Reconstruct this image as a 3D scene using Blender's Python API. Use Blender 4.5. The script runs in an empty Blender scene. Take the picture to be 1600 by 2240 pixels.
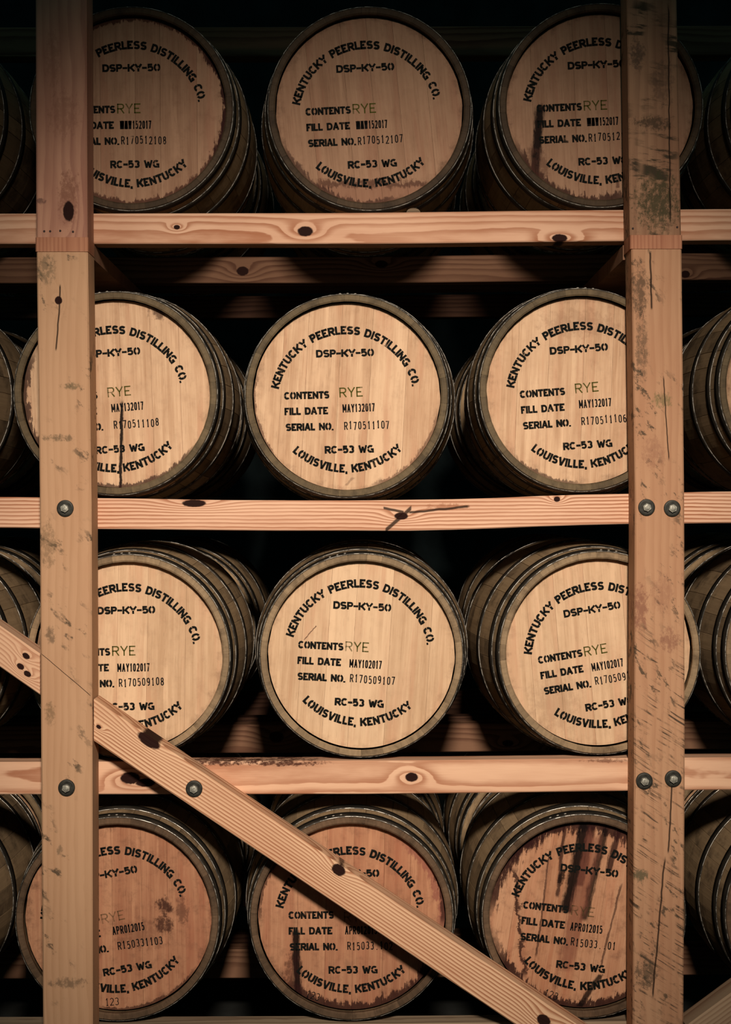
import bpy, bmesh, math, random
from mathutils import Vector, Matrix, Euler

# ------------------------------------------------------------------ camera
CZ = 1.75            # eye height above the warehouse floor
DIST = 5.0           # camera to the front face of the rack rails
FPX = 3820.0         # focal length in pixels of the 1600 x 2240 frame
SC = bpy.context.scene
COL = SC.collection
cam_d = bpy.data.cameras.new('camera')
cam_d.sensor_fit = 'VERTICAL'; cam_d.sensor_height = 24.0
cam_d.lens = 24.0 * FPX / 2240.0
cam = bpy.data.objects.new('camera', cam_d); COL.objects.link(cam)
cam.location = (0, -DIST, CZ); cam.rotation_euler = (math.radians(90), 0, 0)
SC.camera = cam

# ------------------------------------------------------------------ light
w = bpy.data.worlds.new('world'); SC.world = w; w.use_nodes = True
w.node_tree.nodes['Background'].inputs[0].default_value = (0.24, 0.60, 0.60, 1)
w.node_tree.nodes['Background'].inputs[1].default_value = 0.07
ld = bpy.data.lights.new('aisle_lamp', 'SPOT')
ld.energy = 2200; ld.color = (1.0, 0.85, 0.72); ld.shadow_soft_size = 0.28
ld.spot_size = math.radians(32.6); ld.spot_blend = 1.0
lamp = bpy.data.objects.new('aisle_lamp', ld); COL.objects.link(lamp)
lamp.location = (0.25, -6.2, CZ + 2.0)
lamp.rotation_euler = (Vector((0.0, 0.0, CZ - 0.25)) - lamp.location).to_track_quat('-Z', 'Y').to_euler()

vs = SC.view_settings
vs.view_transform = 'Standard'; vs.look = 'None'; vs.gamma = 1.0; vs.use_curve_mapping = False
vs.exposure = 0.0

# ------------------------------------------------------------------ helpers
def P(px, py, Y=0.0):
    k = (DIST + Y) / FPX
    return Vector(((px - 800) * k, Y, CZ + (1120 - py) * k))

def obj(name, mesh, parent=None, loc=(0, 0, 0), rot=(0, 0, 0)):
    o = bpy.data.objects.new(name, mesh); COL.objects.link(o)
    o.location = loc; o.rotation_euler = rot
    if parent: o.parent = parent
    return o

def tag(o, label, cat, group=None, kind=None):
    o['label'] = label; o['category'] = cat
    if group: o['group'] = group
    if kind: o['kind'] = kind
    return o

def mesh(name, verts, faces, mats, smooth=False, midx=None):
    m = bpy.data.meshes.new(name); m.from_pydata([tuple(v) for v in verts], [], faces); m.update()
    for mt in (mats if isinstance(mats, (list, tuple)) else [mats]): m.materials.append(mt)
    if midx: m.polygons.foreach_set('material_index', midx)
    if smooth: m.polygons.foreach_set('use_smooth', [True] * len(m.polygons))
    return m

# ---- a small arithmetic layer over shader nodes
class NT:
    def __init__(s, name):
        s.mat = bpy.data.materials.new(name); s.mat.use_nodes = True
        s.t = s.mat.node_tree; s.t.nodes.clear()
        s.out = s.t.nodes.new('ShaderNodeOutputMaterial')
    def node(s, typ, **kw):
        n = s.t.nodes.new(typ)
        for k, v in kw.items(): setattr(n, k, v)
        return n
    def put(s, sock, v):
        if isinstance(v, S): s.t.links.new(v.k, sock)
        elif v is not None:
            if hasattr(sock.default_value, '__len__') and len(v) == 3 and len(sock.default_value) == 4: v = (*v, 1)
            sock.default_value = v
    def math(s, op, *a, clamp=False):
        n = s.node('ShaderNodeMath', operation=op, use_clamp=clamp)
        for i, v in enumerate(a): s.put(n.inputs[i], v)
        return S(s, n.outputs[0])
    def coord(s):
        n = s.node('ShaderNodeTexCoord'); x = s.node('ShaderNodeSeparateXYZ')
        s.t.links.new(n.outputs['Object'], x.inputs[0])
        return [S(s, o) for o in x.outputs]
    def rnd(s):
        return S(s, s.node('ShaderNodeObjectInfo').outputs['Random'])
    def vec(s, x, y, z):
        n = s.node('ShaderNodeCombineXYZ')
        for i, v in enumerate((x, y, z)): s.put(n.inputs[i], v)
        return S(s, n.outputs[0])
    def noise(s, v, scale=1.0, detail=3.0, rough=0.5, dist=0.0):
        n = s.node('ShaderNodeTexNoise'); s.put(n.inputs['Vector'], v)
        n.inputs['Scale'].default_value = scale; n.inputs['Detail'].default_value = detail
        n.inputs['Roughness'].default_value = rough; n.inputs['Distortion'].default_value = dist
        return S(s, n.outputs[0])
    def step(s, v, a, b):          # smooth 0..1 between a and b (either order)
        n = s.node('ShaderNodeMapRange', interpolation_type='SMOOTHSTEP')
        s.put(n.inputs[0], v)
        lo, hi = (a, b) if a < b else (b, a)
        n.inputs[1].default_value = lo; n.inputs[2].default_value = hi
        n.inputs[3].default_value = 0.0 if a < b else 1.0
        n.inputs[4].default_value = 1.0 if a < b else 0.0
        return S(s, n.outputs[0])
    def mix(s, f, a, b, mode='MIX'):
        n = s.node('ShaderNodeMix', data_type='RGBA', blend_type=mode)
        s.put(n.inputs[0], f); s.put(n.inputs[6], a); s.put(n.inputs[7], b)
        return S(s, n.outputs[2])
    def bsdf(s, color, rough=0.6, metal=0.0, bump=None, bdist=0.001, alpha=None, spec=0.07):
        b = s.node('ShaderNodeBsdfPrincipled')
        s.put(b.inputs['Base Color'], color); s.put(b.inputs['Roughness'], rough)
        s.put(b.inputs['Metallic'], metal); b.inputs['Specular IOR Level'].default_value = spec
        if alpha is not None: s.put(b.inputs['Alpha'], alpha)
        if bump is not None:
            n = s.node('ShaderNodeBump'); n.inputs['Distance'].default_value = bdist
            n.inputs['Strength'].default_value = 0.6
            s.put(n.inputs['Height'], bump); s.t.links.new(n.outputs[0], b.inputs['Normal'])
        s.t.links.new(b.outputs[0], s.out.inputs[0])
        return s.mat
class S:
    def __init__(s, nt, k): s.n = nt; s.k = k
    def __add__(s, o): return s.n.math('ADD', s, o)
    __radd__ = __add__
    def __mul__(s, o): return s.n.math('MULTIPLY', s, o)
    __rmul__ = __mul__
    def __sub__(s, o): return s.n.math('SUBTRACT', s, o)
    def __rsub__(s, o): return s.n.math('SUBTRACT', o, s)
    def __truediv__(s, o): return s.n.math('DIVIDE', s, o)
    def __pow__(s, o): return s.n.math('POWER', s, o)
    def max(s, o): return s.n.math('MAXIMUM', s, o)
    def abs(s): return s.n.math('ABSOLUTE', s)
    def sqrt(s): return s.n.math('SQRT', s)
    def fract(s): return s.n.math('FRACT', s)

def wood(name, axis, light, dark, spacing=0.011, center=(-0.05, 0.08), wob=0.012, line=0.6, knots=(),
         grime=None, cracks=(), stains=(), seed=0.0, tone=0.25, saw=None, ulen=1.3, knotcol=(0.022, 0.008, 0.006), fuzz=0.0):
    """sawn timber: u runs along the grain, v across the front face, w into the depth"""
    n = NT(name); x, y, z = n.coord()
    u, v, wd = (x, z, y) if axis == 'X' else (z, x, y)
    us = u + seed
    rho = (((v - center[0]) * (v - center[0])) + ((wd - center[1]) * (wd - center[1]))).sqrt()
    rho = rho + (n.noise(n.vec(us * ulen, v * 5.0, wd * 5.0), 1.0, 2.0, 0.45) - 0.5) * (wob * 4)
    rho = rho + (n.noise(n.vec(us * 14.0, v * 60.0, wd * 60.0), 1.0, 2.0, 0.5) - 0.5) * (spacing * 0.35)
    km = None
    for (ku, kv, a, b) in knots:
        du = (u - ku) / a; dv = (v - kv) / b
        far = (du * du) * 0.12 + (dv * dv) * 0.30
        rho = rho + n.math('EXPONENT', far * -1.0) * (spacing * 2.2)
        d2 = du * du + dv * dv + (n.noise(n.vec(u * 120, v * 120, wd * 60), 1.0, 2.0) - 0.5) * 0.5
        k = n.step(d2, 1.25, 0.75)
        km = k if km is None else km.max(k)
    f = (rho / spacing).fract()
    late = n.step(f, 0.25, 0.86) * n.step(f, 1.0, 0.90)
    soft = n.noise(n.vec(us * 1.7, v * 9.0, wd * 9.0), 1.0, 2.0)
    fib = n.noise(n.vec(us * 9.0, v * 420.0, wd * 420.0), 1.0, 2.0, 0.6)
    lf = late * (soft * 1.5 + 0.15) * line * 1.25 + (fib - 0.5) * 0.45
    c = n.mix(n.math('MULTIPLY', lf, 1.0, clamp=True), light, dark)
    big = n.noise(n.vec(us * 2.3, v * 12.0, wd * 12.0 + 3.0), 1.0, 3.0)
    c = n.mix(n.step(big, 0.35, 0.75) * tone, c, tuple(a * b for a, b in zip(dark, (0.9, 0.75, 0.7))))
    h = fib * 0.5 - late * 0.5
    if saw:                                     # slanted circular-saw marks with dark dirt caught in them
        slope, pitch, amt, col, (z0, z1) = saw
        q = u + v * slope + (n.noise(n.vec(us * 6, v * 6, wd), 1.0, 2.0) - 0.5) * 0.03
        m1 = n.noise(n.vec(q * (1.0 / pitch), v * 3.0, wd * 3.0), 1.0, 3.0, 0.7)
        m2 = n.noise(n.vec(us * 9.0, v * 22.0, wd * 8.0), 1.0, 4.0, 0.6)
        m = n.step(m1, 0.51, 0.62) * n.step(m2, 0.44, 0.60) * n.step(u, z1 + 0.1, z1) * n.step(u, z0 - 0.1, z0)
        c = n.mix(m * amt, c, col); h = h - m
    if grime:
        amt, scl, col, thr = grime[:4]; st = grime[4] if len(grime) > 4 else 2.0
        g = n.noise(n.vec(us * scl, v * scl * st + us * scl * 0.6, wd * scl), 1.0, 6.0, 0.68)
        g2 = n.noise(n.vec(us * scl * 0.23, v * scl * 0.5, wd * 3 + 7.0), 1.0, 2.0)
        m = n.step(g, thr, thr + 0.09) * n.step(g2, 0.42, 0.62)
        c = n.mix(m * amt, c, col)
    for (su, sv, a, b, col, amt) in stains:     # soft blotch
        du = (u - su) / a; dv = (v - sv) / b
        d2 = du * du + dv * dv + (n.noise(n.vec(us * 55, v * 75, wd * 55), 1.0, 6.0, 0.75) - 0.5) * 5.0 + 0.35
        c = n.mix(n.step(d2, 1.3, 0.25) * amt, c, col)
    for (cu0, cu1, cv0, cv1, wdt) in cracks:    # long drying check
        t = n.math('DIVIDE', u - cu0, cu1 - cu0)
        off = v - (t * (cv1 - cv0) + cv0) - (n.noise(n.vec(us * 7, 1.5, 2.5), 1.0, 3.0, 0.6) - 0.5) * 0.016
        m = n.step(off.abs(), wdt, wdt * 0.4) * n.step(t, 0.0, 0.06) * n.step(t, 1.0, 0.94)
        c = n.mix(m * 0.9, c, (0.02, 0.012, 0.008)); h = h - m * 2
    if km is not None:
        c = n.mix(km, c, knotcol)
    return n.bsdf(c, 0.72, bump=h, bdist=0.0012)

# ------------------------------------------------------------------ plain materials
def flat_mat(name, col, rough=0.8, metal=0.0, var=0.15, scl=20.0):
    n = NT(name); x, y, z = n.coord()
    k = n.noise(n.vec(x, y, z), scl, 4.0, 0.6)
    c = n.mix(n.step(k, 0.3, 0.7), tuple(a * (1 - var) for a in col), tuple(a * (1 + var) for a in col))
    return n.bsdf(c, rough, metal, spec=0.3 if metal else 0.1)

def hoop_mat():
    n = NT('hoop_steel'); x, y, z = n.coord()
    k = n.noise(n.vec(x * 14, y * 30, z * 14), 1.0, 5.0, 0.65)
    c = n.mix(n.step(k, 0.35, 0.70), (0.018, 0.017, 0.014), (0.058, 0.047, 0.034))
    return n.bsdf(c, 0.55, 0.2, bump=k, bdist=0.0006, spec=0.28)
def hoop_edge_mat():
    n = NT('hoop_cut_edge'); x, y, z = n.coord()
    k = n.noise(n.vec(x * 40, y * 40, z * 40), 1.0, 4.0, 0.7)
    c = n.mix(n.step(k, 0.42, 0.60), (0.05, 0.045, 0.036), (0.60, 0.56, 0.48))
    return n.bsdf(c, 0.42, 0.35, spec=0.5)
def stave_mat(nm='stave_oak', ca=(0.27, 0.185, 0.10), cb=(0.45, 0.315, 0.18), cd=(0.06, 0.042, 0.028)):
    n = NT(nm); x, y, z = n.coord(); r = n.rnd()
    g = n.noise(n.vec(x * 160 + r * 50, y * 7, z * 30), 1.0, 3.0, 0.6)
    d = n.noise(n.vec(x * 12 + r * 31, y * 9, z * 12), 1.0, 5.0, 0.65)
    c = n.mix(g, ca, cb)
    c = n.mix(n.step(d, 0.46, 0.72) * 0.75, c, cd)
    c = n.mix(n.step(r, 0.35, 1.0) * 0.4, c, cd)
    return n.bsdf(c, 0.6, bump=g, bdist=0.0006)
M_HOOP, M_EDGE, M_STAVE = hoop_mat(), hoop_edge_mat(), stave_mat()
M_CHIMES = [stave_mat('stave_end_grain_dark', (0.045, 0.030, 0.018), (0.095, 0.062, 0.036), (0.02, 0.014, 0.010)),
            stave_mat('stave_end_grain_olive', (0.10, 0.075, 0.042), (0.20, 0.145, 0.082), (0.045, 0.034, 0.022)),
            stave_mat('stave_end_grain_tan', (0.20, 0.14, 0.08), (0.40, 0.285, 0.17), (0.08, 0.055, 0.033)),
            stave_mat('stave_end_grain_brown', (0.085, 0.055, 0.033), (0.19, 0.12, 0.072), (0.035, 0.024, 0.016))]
M_BOLT = flat_mat('bolt_zinc', (0.30, 0.295, 0.245), 0.5, 0.35, 0.45, 130.0)
M_WASH = flat_mat('washer_dark_steel', (0.028, 0.028, 0.022), 0.55, 0.4, 0.4, 90.0)
M_NAIL = flat_mat('nail_rust', (0.03, 0.018, 0.014), 0.7, 0.3, 0.3, 90.0)

def ink_mat(name, col, lo, hi, scl=26.0, base_alpha=0.96):
    n = NT(name); x, y, z = n.coord(); r = n.rnd()
    k = n.noise(n.vec(x + r * 9.0, y, z), scl, 5.0, 0.7)
    f = n.noise(n.vec(x * 420, y, z * 60), 1.0, 2.0, 0.6)
    a = n.step(k + (f - 0.5) * 0.25, lo, hi) * base_alpha
    return n.bsdf(col, 0.8, alpha=a, spec=0.05)
INK = ink_mat('stencil_ink', (0.008, 0.009, 0.008), 0.22, 0.42)
INK_THIN = ink_mat('overspray_ink', (0.012, 0.012, 0.010), 0.38, 0.75, 30.0, 0.62)
INK_GREEN = ink_mat('green_ink', (0.075, 0.078, 0.012), 0.22, 0.55, 18.0, 0.88)
INK_FAINT = ink_mat('faded_green_ink', (0.09, 0.075, 0.03), 0.25, 0.65, 18.0, 0.55)
INK_STAMP = ink_mat('stamp_ink', (0.010, 0.010, 0.010), 0.24, 0.46, 34.0)

# ------------------------------------------------------------------ stroke lettering
def AR(cx, cy, rx, ry, a0, a1, n=9, p=0.86):
    out = []
    for i in range(n):
        a = math.radians(a0 + (a1 - a0) * i / (n - 1)); c, q = math.cos(a), math.sin(a)
        out.append((cx + rx * math.copysign(abs(c) ** p, c), cy + ry * math.copysign(abs(q) ** p, q)))
    return out
_S = AR(.5, .75, .5, .25, 25, 270, 10) + AR(.5, .25, .5, .25, 90, -155, 10)
_BOWL = [(0, 1)] + AR(.58, .74, .42, .26, 90, -90, 8) + [(0, .48)]
PLAIN = {   # glyph: (width, strokes)
 'A': (.66, [[(0, 0), (.5, 1)], [(.5, 1), (1, 0)], [(.2, .3), (.8, .3)]]),
 'E': (.58, [[(0, 0), (0, 1)], [(0, 1), (1, 1)], [(0, .5), (.85, .5)], [(0, 0), (1, 0)]]),
 'M': (.80, [[(0, 0), (0, 1)], [(0, 1), (.5, .2)], [(.5, .2), (1, 1)], [(1, 1), (1, 0)]]),
 'P': (.60, [[(0, 0), (0, 1)], _BOWL]),
 'R': (.64, [[(0, 0), (0, 1)], _BOWL, [(.5, .48), (1, 0)]]),
 'Y': (.66, [[(0, 1), (.5, .45)], [(1, 1), (.5, .45)], [(.5, .45), (.5, 0)]]),
 '0': (.58, [AR(.5, .68, .5, .32, 180, 0) + AR(.5, .32, .5, .32, 0, -180) + [(0, .68)]]),
 '1': (.46, [[(.05, .78), (.5, 1)], [(.5, 1), (.5, 0)], [(.05, 0), (.95, 0)]]),
 '2': (.58, [AR(.5, .72, .5, .28, 165, -30, 9) + [(0, 0)], [(0, 0), (1, 0)]]),
 '3': (.58, [AR(.45, .75, .5, .25, 150, -80, 9), AR(.45, .26, .53, .26, 80, -150, 9)]),
 '5': (.58, [[(.95, 1), (.1, 1)], [(.1, 1), (.08, .55)] + AR(.48, .32, .52, .32, 120, -150, 10)]),
 '6': (.58, [AR(.6, .6, .6, .4, 70, 180, 7) + [(0, .3)], AR(.5, .3, .5, .3, 180, -180, 14)]),
 '7': (.56, [[(0, 1), (1, 1)], [(1, 1), (.35, 0)]]),
 '8': (.58, [AR(.5, .76, .43, .24, -90, 270, 13), AR(.5, .26, .5, .26, 90, -270, 13)]),
 '9': (.58, [AR(.5, .7, .5, .3, 0, 360, 14), [(1, .7)] + AR(.4, .4, .6, .4, 0, -110, 7)]),
 '_': (.40, [[(.1, 0), (.9, 0)]]),
 "'": (.40, [[(.2, .0), (.8, 0)], [(.5, .62), (.5, .3)]]),
}
STEN = {
 'A': (0.80, [[(0, 0), (.45, 1)], [(.55, 1), (1, 0)], [(.36, .28), (.86, .28)]]),
 'C': (0.80, [AR(.5, .5, .5, .5, 40, 179, 11), AR(.5, .5, .5, .5, 183, 320, 11)]),
 'D': (0.78, [[(0, 0), (0, 1)], [(.17, 1)] + AR(.42, .5, .58, .5, 90, -90, 10) + [(.17, 0)]]),
 'E': (0.66, [[(0, 0), (0, 1)], [(0, 1), (1, 1)], [(.24, .5), (.85, .5)], [(0, 0), (1, 0)]]),
 'F': (0.62, [[(0, 0), (0, 1)], [(0, 1), (1, 1)], [(.24, .5), (.85, .5)]]),
 'G': (0.82, [AR(.5, .5, .5, .5, 48, 176, 10), AR(.5, .5, .5, .5, 184, 300, 10), [(.55, .42), (1, .42)], [(1, .42), (1, 0)]]),
 'I': (0.25, [[(.5, 0), (.5, 1)]]),
 'K': (0.80, [[(0, 0), (0, 1)], [(.22, .38), (1, 1)], [(.44, .52), (1, 0)]]),
 'L': (0.60, [[(0, 0), (0, 1)], [(.27, 0), (1, 0)]]),
 'N': (0.80, [[(0, 0), (0, 1)], [(.18, .88), (.82, .12)], [(1, 0), (1, 1)]]),
 'O': (0.84, [AR(.5, .5, .5, .5, 97, 263, 12), AR(.5, .5, .5, .5, 83, -83, 12)]),
 'P': (0.70, [[(0, 0), (0, 1)], [(.20, 1)] + AR(.58, .73, .42, .27, 90, -90, 8) + [(.20, .46)]]),
 'R': (0.76, [[(0, 0), (0, 1)], [(.20, 1)] + AR(.58, .73, .42, .27, 90, -90, 8) + [(.20, .46)], [(.52, .40), (1, 0)]]),
 'S': (0.74, [_S]),
 'T': (0.74, [[(0, 1), (1, 1)], [(.5, 0), (.5, .84)]]),
 'U': (0.78, [[(0, 1), (0, .35)] + AR(.5, .35, .5, .35, 180, 268, 7), AR(.5, .35, .5, .35, 272, 360, 7) + [(1, 1)]]),
 'V': (0.80, [[(0, 1), (.44, 0)], [(.56, 0), (1, 1)]]),
 'W': (1.05, [[(0, 1), (.24, 0)], [(.28, 0), (.5, .9)], [(.5, .9), (.72, 0)], [(.76, 0), (1, 1)]]),
 'Y': (0.80, [[(0, 1), (.42, .52)], [(1, 1), (.58, .52)], [(.5, .40), (.5, 0)]]),
 '-': (.56, [[(0, .46), (1, .46)]]),
 '.': (.16, [[(.5, -.06), (.5, .06)]]),
 ',': (.18, [[(.6, .05), (.3, -.22)]]),
 '5': (.72, [[(.95, 1), (.1, 1)], [(.1, 1), (.08, .55)] + AR(.48, .32, .52, .32, 120, -150, 10)]),
 '0': (.76, [AR(.5, .5, .5, .5, 97, 263, 12), AR(.5, .5, .5, .5, 83, -83, 12)]),
 '3': (.70, [AR(.45, .75, .5, .25, 150, -80, 9), AR(.45, .26, .53, .26, 80, -150, 9)]),
}

def stroke(pts, hw, V, F, xf):
    n = len(pts)
    if n < 2: return
    L, R = [], []
    for i in range(n):
        d0 = (pts[i] - pts[i - 1]).normalized() if i else None
        d1 = (pts[i + 1] - pts[i]).normalized() if i < n - 1 else None
        if d0 is None: d0 = d1
        if d1 is None: d1 = d0
        a = Vector((-d0.y, d0.x)); b = Vector((-d1.y, d1.x))
        m = (a + b)
        m = m.normalized() if m.length > 1e-6 else a
        k = hw / max(0.55, m.dot(a))
        L.append(pts[i] + m * k); R.append(pts[i] - m * k)
    base = len(V)
    for l, r in zip(L, R): V.append(xf(l)); V.append(xf(r))
    for i in range(n - 1):
        F.append((base + 2 * i, base + 2 * i + 1, base + 2 * i + 3, base + 2 * i + 2))

def text_shapes(text, glyphs, h, weight, gap, width=None, mono=False):
    """list of (centre_x, strokes in metres about the glyph centre, half stroke width) and the total width"""
    items, x = [], 0.0
    for ch in text:
        if ch == ' ': x += 0.50; continue
        wd = glyphs[ch][0]; adv = .58 if mono else wd
        items.append((ch, x + adv / 2, wd)); x += adv + gap
    total = x - gap
    sx = (width / (total * h)) if width else 1.0
    out = []
    hw = weight * h / 2
    for ch, cx, wd in items:
        gw = wd * h * sx; st = []
        for s in glyphs[ch][1]:
            pts = [Vector(((-gw / 2 + hw) + px * max(gw - 2 * hw, 0.0), (-h / 2 + hw) + py * (h - 2 * hw))) for px, py in s]
            pts = [p for i, p in enumerate(pts) if i == 0 or (p - pts[i - 1]).length > 1e-6]
            if len(pts) > 1:          # square caps where a stroke runs out to the cap line or base line
                for e, nb in ((0, 1), (-1, -2)):
                    d = (pts[e] - pts[nb]).normalized(); q = s[e]
                    if (q[1] >= .999 and d.y > .6) or (q[1] <= .001 and d.y < -.6) or (q[0] >= .999 and d.x > .8) or (q[0] <= .001 and d.x < -.8):
                        pts[e] = pts[e] + d * hw
            st.append(pts)
        out.append((cx * h * sx, st, hw))
    return out, total * h * sx

RH = 0.270      # radius of the wooden head
def add_line(V, F, text, glyphs, x0, x1, yc, h, weight, gap=0.03, rot=0.0, mono=False, grow=0.0, yl=0.0, jit=None):
    """straight line of lettering between x0 and x1 (in head radii)"""
    sh, tot = text_shapes(text, glyphs, h * RH, weight, gap, (x1 - x0) * RH, mono)
    c, s = math.cos(rot), math.sin(rot)
    for cx, st, hw in sh:
        dy = jit.uniform(-.006, .006) * RH if jit else 0
        for pts in st:
            def xf(p, cx=cx, dy=dy):
                a = p.x + cx; b = p.y + dy
                return (x0 * RH + a * c - b * s, yl, yc * RH + a * s + b * c)
            stroke(pts, hw + grow, V, F, xf)

def add_arc(V, F, text, glyphs, c0, r, a0, a1, h, weight, gap=0.06, inward=False, grow=0.0, yl=0.0):
    """lettering on an arc; angles in degrees from straight up (or straight down if inward), clockwise positive"""
    span = math.radians(a1 - a0) * r * RH
    sh, tot = text_shapes(text, glyphs, h * RH, weight, gap, span)
    for cx, st, hw in sh:
        a = math.radians(a0) + cx / (r * RH)
        for pts in st:
            def xf(p, a=a):
                if not inward:
                    rr = r * RH + p.y
                    X = rr * math.sin(a) + p.x * math.cos(a); Z = rr * math.cos(a) - p.x * math.sin(a)
                else:
                    rr = r * RH - p.y
                    X = rr * math.sin(a) + p.x * math.cos(a); Z = -rr * math.cos(a) + p.x * math.sin(a)
                return (X + c0[0] * RH, yl, Z + c0[1] * RH)
            stroke(pts, hw + grow, V, F, xf)

def stencil_meshes():
    """one mesh per stencilled line: solid ink, with a thin halo of overspray just behind it"""
    out = []
    def line(name, fn):
        V, F = [], []
        fn(V, F, .0009, HEAD_Y - .0003); k = len(F)
        fn(V, F, 0.0, HEAD_Y - .0006)
        out.append((name, mesh(name, V, F, [INK, INK_THIN], midx=[1] * k + [0] * (len(F) - k))))
    line('company_lettering', lambda V, F, g, y: add_arc(V, F, 'KENTUCKY PEERLESS DISTILLING CO.', STEN, (-.012, -.068), .777, -77, 77, .090, .25, grow=g, yl=y))
    line('city_lettering', lambda V, F, g, y: add_arc(V, F, 'LOUISVILLE, KENTUCKY', STEN, (-.007, .044), .815, -43.5, 43.5, .090, .25, inward=True, grow=g, yl=y))
    for nm, tx, x0, x1, yc, h in (('plant_number_lettering', 'DSP-KY-50', -.32, .30, .464, .082), ('contents_lettering', 'CONTENTS', -.672, -.188, .022, .080),
                                  ('fill_date_lettering', 'FILL DATE', -.672, -.205, -.146, .080), ('serial_lettering', 'SERIAL NO.', -.662, -.158, -.316, .080),
                                  ('gauge_lettering', 'RC-53 WG', -.25, .275, -.566, .082)):
        line(nm, lambda V, F, g, y, tx=tx, x0=x0, x1=x1, yc=yc, h=h: add_line(V, F, tx, STEN, x0, x1, yc, h, .25, grow=g, yl=y))
    return out

# ------------------------------------------------------------------ barrel meshes
BL, BR, BC = 0.914, 0.324, 0.290     # length, bilge radius, chime radius
def prof(y):
    t = (y - BL / 2) / (BL / 2)
    return BR - (BR - BC) * t * t
ST_Y = [0, .004, .03, .07, .13, .22, .33, .457, .584, .694, .784, .844, .884, .91, .914]
TH = 0.0195
def stave_mesh(deg, tone):
    a = math.radians(deg) / 2; V, F = [], []
    for i, y in enumerate(ST_Y):
        ro = prof(y); end = min(y, BL - y)
        ri = ro - TH + (0.005 if end < .002 else 0.0)
        if end < .002: ro -= 0.0015
        e = a - 0.0011 / ro
        for r, t in ((ri, -a + .0004), (ro - .0016, -a + .0004), (ro, -e), (ro, 0), (ro, e), (ro - .0016, a - .0004), (ri, a - .0004), (ri, 0)):
            V.append((r * math.sin(t), y, r * math.cos(t)))
    k = 8; n = len(ST_Y); mi = []
    for i in range(n - 1):
        for j in range(k):
            F.append((i * k + j, i * k + (j + 1) % k, (i + 1) * k + (j + 1) % k, (i + 1) * k + j))
            mi.append(1 if ((j >= 6 or i == 0) and (i < 2 or i > n - 4)) else 0)
    F.append(tuple(range(k))[::-1]); F.append(tuple((n - 1) * k + j for j in range(k))); mi += [1, 1]
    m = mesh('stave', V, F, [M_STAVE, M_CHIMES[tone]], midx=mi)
    bm = bmesh.new(); bm.from_mesh(m); bmesh.ops.recalc_face_normals(bm, faces=bm.faces); bm.to_mesh(m); bm.free()
    return m
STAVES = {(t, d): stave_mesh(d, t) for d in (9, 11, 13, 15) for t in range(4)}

def hoop_mesh(y0, y1, t=0.0026, seg=72):
    V, F, mi = [], [], []
    pr = [(y0, prof(y0) + .0002, 0), (y0, prof(y0) + t * .55, 0), (y0 + .0005, prof(y0) + t, 0), ((y0 + y1) / 2, prof((y0 + y1) / 2) + t, 0),
          (y1 - .0005, prof(y1) + t, 0), (y1, prof(y1) + t * .55, 0), (y1, prof(y1) + .0002, 0)]
    n = len(pr); mids = [0, 1, 0, 0, 1, 0]
    for s in range(seg):
        a = 2 * math.pi * s / seg
        for (y, r, _) in pr: V.append((r * math.sin(a), y, r * math.cos(a)))
    for s in range(seg):
        q = (s + 1) % seg
        for j in range(n - 1):
            F.append((s * n + j, q * n + j, q * n + j + 1, s * n + j + 1)); mi.append(mids[j])
    m = mesh('hoop', V, F, [M_HOOP, M_EDGE], midx=mi)
    bm = bmesh.new(); bm.from_mesh(m)
    for f in bm.faces: f.smooth = f.material_index == 0
    bmesh.ops.recalc_face_normals(bm, faces=bm.faces); bm.to_mesh(m); bm.free()
    return m
HOOPS = [('chime_hoop', .003, .042), ('quarter_hoop', .082, .122), ('bilge_hoop', .262, .304)]
HOOP_MESH = {}
for nm, a, b in HOOPS:
    HOOP_MESH[nm, 0] = hoop_mesh(a, b); HOOP_MESH[nm, 1] = hoop_mesh(BL - b, BL - a)

def rivet_mesh():
    bm = bmesh.new()
    bmesh.ops.create_uvsphere(bm, u_segments=8, v_segments=5, radius=.0042)
    for v in bm.verts: v.co.z *= .5
    m = bpy.data.meshes.new('rivet'); bm.to_mesh(m); bm.free(); m.materials.append(M_EDGE)
    return m
RIVET = rivet_mesh()

HEAD_Y = 0.034
def board_mesh(x0, x1, mat, thick=.02):
    """one board of a head: a slice of the disc with eased front edges"""
    r = RH
    def ring(g, y):
        a, b = x0 + g, x1 - g
        rr = r - g
        a = max(a, -rr * .9995); b = min(b, rr * .9995)
        pts = []
        n = 12
        for i in range(n + 1):
            x = a + (b - a) * i / n; pts.append((x, y, math.sqrt(max(rr * rr - x * x, 0))))
        for i in range(n + 1):
            x = b + (a - b) * i / n; pts.append((x, y, -math.sqrt(max(rr * rr - x * x, 0))))
        return pts
    R = [ring(.00035, HEAD_Y), ring(.00012, HEAD_Y + .0006), ring(.00015, HEAD_Y + thick)]
    k = len(R[0]); V = R[0] + R[1] + R[2]; F = [tuple(range(k)), tuple(range(2 * k, 3 * k))[::-1]]
    for l in range(2):
        for j in range(k):
            F.append((l * k + j, (l + 1) * k + j, (l + 1) * k + (j + 1) % k, l * k + (j + 1) % k))
    m = mesh('head_board', V, F, mat)
    bm = bmesh.new(); bm.from_mesh(m); bmesh.ops.recalc_face_normals(bm, faces=bm.faces); bm.to_mesh(m); bm.free()
    return m

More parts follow.
